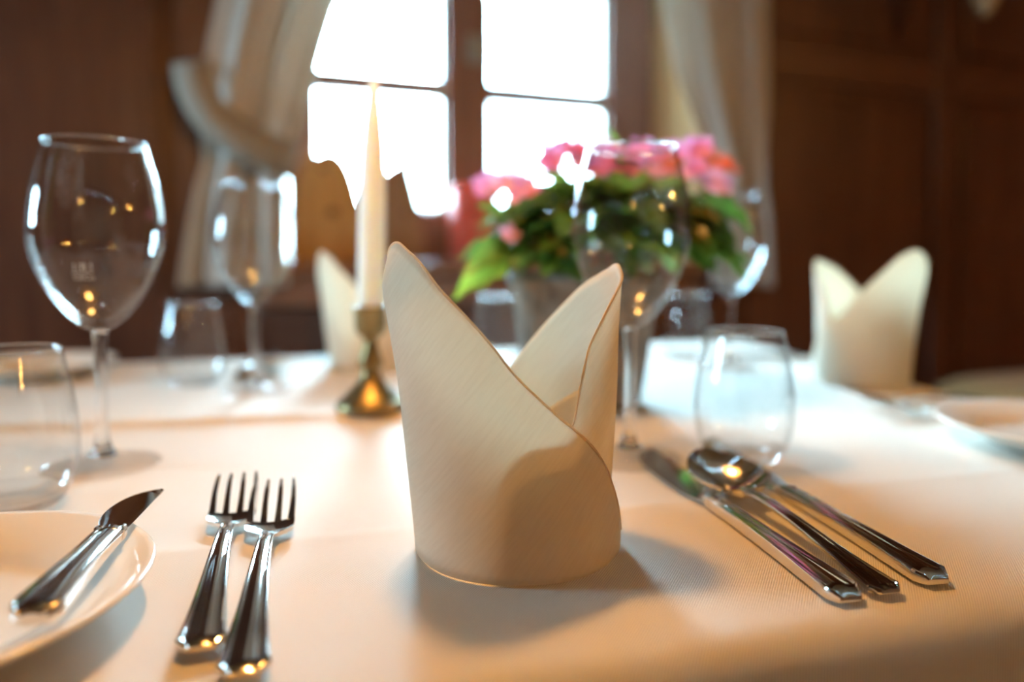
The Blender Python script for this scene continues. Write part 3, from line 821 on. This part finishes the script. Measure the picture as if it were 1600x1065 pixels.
def tine(k):
    x0 = (-0.0098, -0.0034, 0.0034, 0.0098)[k]; rows = []
    for y, wd, zb, th in spline4([(0.1465, 0.0021, 0.0028, 0.0020), (0.152, 0.0019, 0.0042, 0.0020), (0.165, 0.0016, 0.0080, 0.0019), (0.180, 0.0013, 0.0122, 0.0016), (0.189, 0.0008, 0.0142, 0.0010), (0.1905, 0.0003, 0.0145, 0.0005)], 3):
        xx = x0*(1+0.06*math.sin((y-0.1465)/0.044*PI)); dz = 0.0020*(xx/0.0117)**2*max(0, 1-(y-0.1465)/0.03)
        q = [(-1, .3), (-.8, 1), (.8, 1), (1, .3), (.6, 0), (-.6, 0)]
        rows.append([(xx+wd*a, y, zb+dz+th*b) for a, b in q])
    V, F = strip(rows); return sharp(mesh('tine', V, F), 50)
fork_head_me = fork_head(); tine_me = [tine(k) for k in range(4)]
def put(name, e, t, label, cat, group, L0, dz=0.0, pitch=0.0):
    """place a thing whose local y runs from handle end e to tip t"""
    e = Vector(e[:2]); t = Vector(t[:2]); d = t-e
    root = empty(name, (e.x, e.y, T+Z0+dz), math.atan2(d.y, d.x)-PI/2, label, cat, group)
    if pitch: root.rotation_euler.x = pitch
    s = d.length/L0; root.scale = (1, s, 1)
    return root
def fork(e, t, label, dz=0.0):
    r = put('fork', e, t, label, 'fork', 'forks on the table', 0.1905, dz)
    link('handle', fork_handle, M['steel'], r); link('head', fork_head_me, M['steel'], r)
    for m_ in tine_me: link('tine', m_, M['steel'], r)
    return r
fork(at(313, 1014, .004), at(372, 740, .0155), 'polished steel dinner fork nearer the bread plate, left of the pair')
fork(at(379, 1056, .004), at(430, 750, .0155), 'polished steel dinner fork nearer the front napkin, right of the pair')
KEND = [(0.0, 0.0048, 0.0012, 0.0026), (0.0014, 0.0056, 0.0006, 0.0044), (0.0060, 0.0082, 0.0005, 0.0054)]
KN_H = KEND + spline4([(0.0070, 0.0082, 0.0005, 0.0055), (0.025, 0.0071, 0.0004, 0.0057), (0.06, 0.0055, 0.0004, 0.0060), (0.095, 0.0049, 0.0005, 0.0060), (0.116, 0.0049, 0.0006, 0.0056)], 4) + [(0.1165, 0.0055, 0.0005, 0.0062), (0.1195, 0.0055, 0.0006, 0.0060), (0.120, 0.0048, 0.0010, 0.0050), (0.126, 0.0044, 0.0016, 0.0032)]
kn_handle = handle_mesh(KN_H)
def blade(y0, y1, outline, zc):
    """outline rows: (s, x left, x right); blade lies flat, thinner at the cutting side"""
    rows = []
    for s, xl, xr in spline4(outline, 4):
        y = y0 + (y1-y0)*s
        rows.append([(xl, y, zc-0.0009), (xl, y, zc+0.0009), ((xl+xr)/2, y, zc+0.0008), (xr, y, zc+0.00015), (xr, y, zc-0.00015), ((xl+xr)/2, y, zc-0.0008)])
    V, F = strip(rows); return sharp(mesh('blade', V, F), 40)
KN_B = blade(0.124, 0.233, [(0, -0.0050, 0.0050), (0.06, -0.0060, 0.0070), (0.15, -0.0075, 0.0092), (0.4, -0.0088, 0.0102), (0.7, -0.0092, 0.0098), (0.86, -0.0092, 0.0066), (0.95, -0.0090, 0.0016), (1.0, -0.0080, -0.0055)], 0.0030)
def knife(e, t, label, flip=False):
    r = put('table_knife', e, t, label, 'knife', 'table knives', 0.233)
    link('handle', kn_handle, M['steel'], r); b = link('blade', KN_B, M['blade'], r)
    if flip: b.scale.x = -1; b.rotation_euler.y = -0.07
    return r
knife(at(1330, 938, .003), at(1000, 704, .004), 'steel table knife nearest the front napkin, right of it', flip=True)
k2e = at(1467, 910, .003); k2d = Vector((-0.040, 0.2295))
knife(k2e, Vector((k2e.x, k2e.y)) + k2d, 'steel table knife on the outside of the spoon', flip=True)
def spoon_bowl():
    rows_t, rows_b = [], []; n = 12; V, F = [], []
    y0, y1 = 0.131, 0.197; m = 20
    for layer in (0, 1):
        for j in range(m+1):
            s = j/m
            wd = 0.0222*(math.sin(PI*min(1, s*0.97+0.03)**0.82))**0.62
            if j == m: wd = 0.0010
            if j == 0: wd = 0.0040
            for i in range(n+1):
                a = i/n*2-1
                dep = 0.0125*(math.sin(PI*min(1, max(0, s*0.94+0.05)))**0.7)*(1-a*a)
                z = 0.0115 + 0.0095*s - dep - 0.0011*layer
                V.append((wd*a, y0+(y1-y0)*s, z))
    k = (m+1)*(n+1)
    for layer in (0, 1):
        for j in range(m):
            for i in range(n):
                q = layer*k+j*(n+1)+i; F.append((q, q+1, q+n+2, q+n+1))
    rim = [i for i in range(n+1)] + [j*(n+1)+n for j in range(1, m+1)] + [m*(n+1)+i for i in range(n-1, -1, -1)] + [j*(n+1) for j in range(m-1, 0, -1)]
    for a, b in zip(rim, rim[1:]+rim[:1]): F.append((a, b, k+b, k+a))
    return sharp(mesh('spoon_bowl', V, F), 60)
SP_H = [(0.0, 0.0044, 0.0020, 0.0020), (0.0012, 0.0052, 0.0014, 0.0028), (0.0052, 0.0076, 0.0014, 0.0032)] + spline4([(0.0060, 0.0076, 0.0014, 0.0032), (0.02, 0.0064, 0.0022, 0.0032), (0.045, 0.0045, 0.0046, 0.0030), (0.08, 0.0034, 0.0078, 0.0029), (0.105, 0.0030, 0.0092, 0.0028), (0.124, 0.0031, 0.0094, 0.0026), (0.1345, 0.0044, 0.0090, 0.0026)], 4)
sp_handle = handle_mesh(SP_H); sp_bowl = spoon_bowl()
def spoon(e, t, label):
    r = put('spoon', e, t, label, 'spoon', 'spoons on the table', 0.197)
    link('handle', sp_handle, M['steel'], r); link('bowl', sp_bowl, M['steel'], r); return r
spoon(at(1392, 924, .004), at(1096, 702, .021), 'steel soup spoon lying between the two knives right of the napkin')
# far settings
e = at(402, 557); knife(e, (e.x+0.055, e.y-0.215), 'blurred steel knife at the far edge behind the wine glass by the curtain')
e = at(432, 556); spoon(e, (e.x+0.052, e.y-0.186), 'blurred steel spoon at the far edge left of the far napkin')
fork((0.470, 0.628), (0.308, 0.642), 'blurred fork lying between the right napkin and the right bread plate')
fork((0.470, 0.662), (0.312, 0.684), 'blurred fork lying closest to the right napkin')
knife((0.400, 0.975), (0.185, 1.035), 'blurred steel knife lying behind the short water tumbler')

# ------------------------------------------------------------------ bread plates and butter knife
pl_prof = spline([(0.083, .0182), (0.0820, .0176), (0.070, .0135), (0.060, .0100), (0.0555, .0075), (0.0535, .0052)], 4)
prof = [(0, .0050), (0.050, .0050)] + [(p.x, p.y) for p in reversed(pl_prof)] + [(0.0833, .0190), (0.0824, .0196)]
prof = [(0, .0018), (0.040, .0018), (0.042, .0003), (0.0460, .0003), (0.047, .0020), (0.056, .0060), (0.070, .0115), (0.0822, .0168), (0.0832, .0180), (0.0826, .0188), (0.0800, .0184),
        (0.070, .0150), (0.0575, .0108), (0.0540, .0085), (0.0515, .0062), (0.049, .0052), (0, .0048)]
plate_me = lathe('plate', prof, 96)
def plate(loc, label):
    o = link('bread_plate', plate_me, M['china'], None, (loc[0], loc[1], T + rest(loc[0], loc[1], 0.047)))
    return tag(o, label, 'plate', 'bread plates')
PLC = (-0.2215, 0.262, T+Z0)
plate(PLC, 'white china bread plate with a butter knife on it, cut off at the left')
plate((0.402, 0.532, T+Z0), 'white china bread plate cut off at the right edge')
p = at(58, 588); plate((p.x, p.y, T+Z0), 'blurred white bread plate seen through the left tumbler')
BKE = END + []
bk_h = handle_mesh([(0.0, 0.0050, 0.0004, 0.0040), (0.0014, 0.0066, 0.0, 0.0058), (0.0050, 0.0084, 0.0, 0.0066)] + spline4([(0.006, 0.0084, 0.0, 0.0067), (0.02, 0.0076, 0.0, 0.0068), (0.045, 0.0062, 0.0, 0.0068), (0.066, 0.0056, 0.0002, 0.0064), (0.076, 0.0056, 0.0004, 0.0060)], 4) + [(0.0763, 0.0062, 0.0003, 0.0064), (0.0795, 0.0062, 0.0004, 0.0062), (0.0800, 0.0050, 0.0008, 0.0050), (0.085, 0.0046, 0.0016, 0.0026)])
bk_b = blade(0.083, 0.139, [(0, -0.0046, 0.0046), (0.08, -0.0075, 0.0052), (0.25, -0.0100, 0.0054), (0.5, -0.0105, 0.0056), (0.75, -0.0078, 0.0058), (0.92, -0.0022, 0.0060), (1.0, 0.0050, 0.0060)], 0.0030)
bke, bkt = at(48, 972, .0215), at(236, 769, .0225)
r = put('butter_knife', bke, bkt, 'small steel butter knife resting across the left bread plate', 'knife', None, 0.139, dz=0.0190)
link('handle', bk_h, M['steel'], r); link('blade', bk_b, M['blade'], r)

# ------------------------------------------------------------------ potted plant
pp = at(912, 628)
plant = empty('potted_plant', (pp.x, pp.y, T+rest(pp.x, pp.y, 0.054)), 0, 'green leafy plant with pink blossoms in a rough grey-brown pot', 'potted plant')
pr_ = [(0, .0006), (0.050, .0006), (0.054, .004), (0.058, .025), (0.064, .07), (0.069, .108), (0.073, .112), (0.0745, .118), (0.073, .124), (0.069, .124), (0.066, .118), (0.064, .108), (0, .106)]
link('pot', lathe('pot', pr_, 48), M['pot'], plant)
link('soil', lathe('soil', [(0, .112), (0.03, .1115), (0.0645, .1085), (0, .1075)], 32), M['soil'], plant)
def leaf_mesh(k):
    V, F = [], []; m, n = 12, 6
    for j in range(m+1):
        s = j/m
        wd = 0.5*(math.sin(PI*s**0.80)**0.85)*(1-0.25*s) if 0 < j < m else 0.01
        for i in range(n+1):
            a = i/n*2-1
            z = 0.16*abs(a)**1.3*wd*1.6 - (0.22+0.1*k)*s*s + 0.03*math.sin(6*s*PI+k)*abs(a)
            V.append((0.62*wd*a*(1+0.06*math.sin(9*s*PI)), s, z))
    for j in range(m):
        for i in range(n):
            q = j*(n+1)+i; F.append((q, q+1, q+n+2, q+n+1))
    return V, F
leaf_meshes = {}
for mk in ('leaf_a', 'leaf_b', 'leaf_c', 'leaf_d'):
    for k in range(2):
        me = mesh('leaf', *leaf_mesh(k)); me.materials.append(M[mk]); leaf_meshes[mk, k] = me
def orient(d, up):
    y = Vector(d).normalized(); x = y.cross(Vector(up)).normalized(); z = x.cross(y)
    return Matrix((x, y, z)).transposed()
def leaf(base, d, up, size, mk, k=0):
    o = bpy.data.objects.new('leaf', leaf_meshes[mk, k]); COL.objects.link(o); o.parent = plant
    o.matrix_local = Matrix.Translation(base) @ orient(d, up).to_4x4() @ Matrix.Scale(size, 4)
    return o
def pt(px, py, dy=0.0):
    """point at the depth of the plant (plus dy), in plant coordinates"""
    d = ray(px, py); t = (pp.y + dy)/d.y; q = Vector((0, 0, T+CAM_H)) + d*t
    return q - Vector(plant.location)
core = Vector((0.012, 0.0, 0.115))
rnd = random.Random(11)
ctr = pt(948, 374); 
for i in range(125):
    th = rnd.uniform(0, 2*PI); el = math.asin(rnd.uniform(-0.18, 0.93))
    dr = Vector((math.cos(el)*math.cos(th), math.cos(el)*math.sin(th), math.sin(el)))
    q = ctr + Vector((dr.x*0.104, dr.y*0.090, dr.z*0.064))*rnd.uniform(0.70, 1.0)
    out = (Vector((dr.x, dr.y, dr.z*0.35 - 0.15)) + Vector((rnd.uniform(-.3, .3), rnd.uniform(-.3, .3), rnd.uniform(-.3, .25)))).normalized()
    mk = rnd.choice(['leaf_a', 'leaf_a', 'leaf_a', 'leaf_b', 'leaf_b', 'leaf_c'])
    sz = rnd.uniform(0.052, 0.080)
    leaf(q - out*sz*0.45, out, Vector((rnd.uniform(-.35, .35), rnd.uniform(-.35, .35), 1)), sz, mk, i % 2)
# the leaves that read singly in the picture
def leaf2(b, t, up, mk, dy0=0.0, dy1=0.0, k=0):
    a = pt(*b, dy0); c_ = pt(*t, dy1); d = c_-a; leaf(a, d + Vector((0, 0, 0.2))*d.length, up, d.length*1.02, mk, k)
leaf2((806, 412), (712, 468), (0.2, -0.6, 1), 'leaf_d', -0.05, -0.06)
leaf2((815, 385), (735, 430), (0.1, -0.8, 1), 'leaf_b', -0.03, -0.07)
leaf2((1085, 385), (1180, 418), (0, -0.1, 1), 'leaf_b', 0.0, -0.02)
leaf2((1090, 310), (1172, 362), (0, -0.7, 1), 'leaf_a', -0.01, -0.03)
leaf2((1075, 330), (1150, 405), (0.1, -0.9, 1), 'leaf_a', -0.02, -0.05, 1)
leaf2((830, 400), (905, 440), (0, -0.9, 1), 'leaf_a', -0.05, -0.09)
leaf2((820, 380), (880, 400), (0, -0.9, 1), 'leaf_c', -0.06, -0.09)
leaf2((1045, 345), (1105, 385), (0, -0.9, 1), 'leaf_c', -0.05, -0.08)
leaf2((870, 300), (815, 340), (0, -0.9, 1), 'leaf_a', -0.04, -0.08)
leaf2((900, 300), (850, 275), (0, -0.8, 1), 'leaf_b', -0.04, -0.06)
leaf2((950, 330), (985, 420), (0, -1, 0.5), 'leaf_a', -0.05, -0.09, 1)
leaf2((800, 350), (752, 322), (0, -0.7, 1), 'leaf_b', -0.02, -0.05)
leaf2((960, 240), (953, 196), (0.9, -0.6, 0.2), 'leaf_b', 0.02, 0.02)
# stalks and blossoms
def flower_mesh(n=5):
    V, F = [], []
    for p_ in range(n):
        a = 2*PI*p_/n; b = len(V)
        for s, wd in ((0.05, .05), (0.35, .30), (0.65, .36), (0.88, .22), (1.0, .02)):
            for i in (-1, 0, 1):
                x, y = s, wd*i
                V.append((x*math.cos(a)-y*math.sin(a), x*math.sin(a)+y*math.cos(a), 0.35*s*s + 0.06*abs(i)))
        for j in range(4):
            for i in range(2):
                q = b+j*3+i; F.append((q, q+1, q+4, q+3))
    return V, F
fl = {}
for mk in ('pink', 'rose', 'coral'):
    me = mesh('blossom', *flower_mesh()); me.materials.append(M[mk]); fl[mk] = me
def blossom(q, size, mk, nrm):
    o = bpy.data.objects.new('blossom', fl[mk]); COL.objects.link(o); o.parent = plant
    n_ = Vector(nrm).normalized(); ax = Vector((1, rnd.uniform(-1, 1), rnd.uniform(-.4, .4)))
    o.matrix_local = Matrix.Translation(q) @ orient(n_.cross(ax), n_).to_4x4() @ Matrix.Scale(size, 4)
FL = [(762, 300, 'pink'), (782, 288, 'rose'), (805, 286, 'rose'), (822, 300, 'pink'), (812, 312, 'rose'), (852, 262, 'pink'), (862, 245, 'pink'), (884, 240, 'pink'), (900, 236, 'pink'), (905, 258, 'rose'),
      (925, 252, 'pink'), (948, 240, 'pink'), (962, 262, 'pink'), (980, 245, 'rose'), (1000, 238, 'pink'), (1015, 252, 'pink'), (1038, 244, 'pink'), (1052, 258, 'coral'), (1075, 240, 'pink'),
      (1098, 236, 'pink'), (1088, 268, 'pink'), (1110, 255, 'coral'), (1128, 264, 'coral'), (1118, 288, 'rose'), (1100, 282, 'rose'), (1065, 280, 'rose'), (1030, 275, 'rose'), (990, 268, 'pink'), (940, 275, 'pink'),
      (795, 372, 'rose'), (890, 345, 'pink'), (870, 255, 'rose')]
for px, py, mk in FL:
    for r_ in range(3):
        dy = rnd.uniform(-0.09, -0.01) if r_ == 0 else rnd.uniform(0.0, 0.07)
        q = pt(px + rnd.uniform(-8, 8)*r_, py - 3 + rnd.uniform(-6, 8)*r_, dy)
        blossom(q, rnd.uniform(0.010, 0.0155), mk, (rnd.uniform(-.6, .6), rnd.uniform(-1.0, -0.2), rnd.uniform(0.2, 1)))
for i in range(14):
    px, py, mk = FL[(i*5) % len(FL)]
    q = pt(px, py, 0.0); b_ = Vector((q.x*0.25+0.012, rnd.uniform(-.03, .03), 0.108))
    link('stalk', tube('stalk', spline([b_, b_.lerp(q, 0.5)+Vector((0, 0, 0.02)), q], 5), 0.0016, 6), M['stalk'], plant)

# ------------------------------------------------------------------ pendant lamp over the table, added fill lamps
def pendant(loc, watts, label, rad=0.032):
    root = empty('pendant_lamp', loc, 0, label, 'lamp', 'pendant lamps')
    link('shade', lathe('shade', [(0.032, .150), (0.040, .145), (0.075, .09), (0.125, .015), (0.128, 0.0), (0.1255, 0.0), (0.122, .015), (0.072, .088), (0.038, .141), (0.030, .146)], 40), M['shadeglass'], root)
    link('cord', tube('cord', [(0, 0, .146), (0, 0, ZC-loc[2])], 0.004, 8), M['cord'], root)
    link('socket', lathe('socket', [(0, .150), (0.024, .149), (0.024, .092), (0.016, .086), (0, .086)], 24), M['shade'], root)
    link('bulb', lathe('bulb', [(0, .022), (0.016, .026), (0.027, .045), (0.024, .066), (0.012, .085), (0, .086)], 24), M['bulb'], root)
    li = bpy.data.lights.new('bulb_light', 'POINT'); li.energy = watts; li.color = LAMP_COL; li.shadow_soft_size = rad
    lo = bpy.data.objects.new('bulb_light', li); COL.objects.link(lo); lo.parent = root; lo.location = (0, 0, -0.012)
    return root
pendant((-0.10, 0.50, T+0.64), LAMP_W, 'pendant lamp hanging above the table, above the frame')
for u_, v_, lab in ((1.9, -2.6, 'added fill lamp hanging out of frame to the right of the table'), (-1.4, -3.6, 'added fill lamp hanging behind the camera towards the left wall'), (1.2, -4.0, 'added fill lamp hanging at the far plastered end of the room')):
    q = ROOM_M @ Vector((u_, v_, 0)); pendant((q.x, q.y, 1.75), 42.0 if u_ > 1.5 else 9.0, lab)  # unseen lamps added as warm fill, the strongest to brighten the right wall
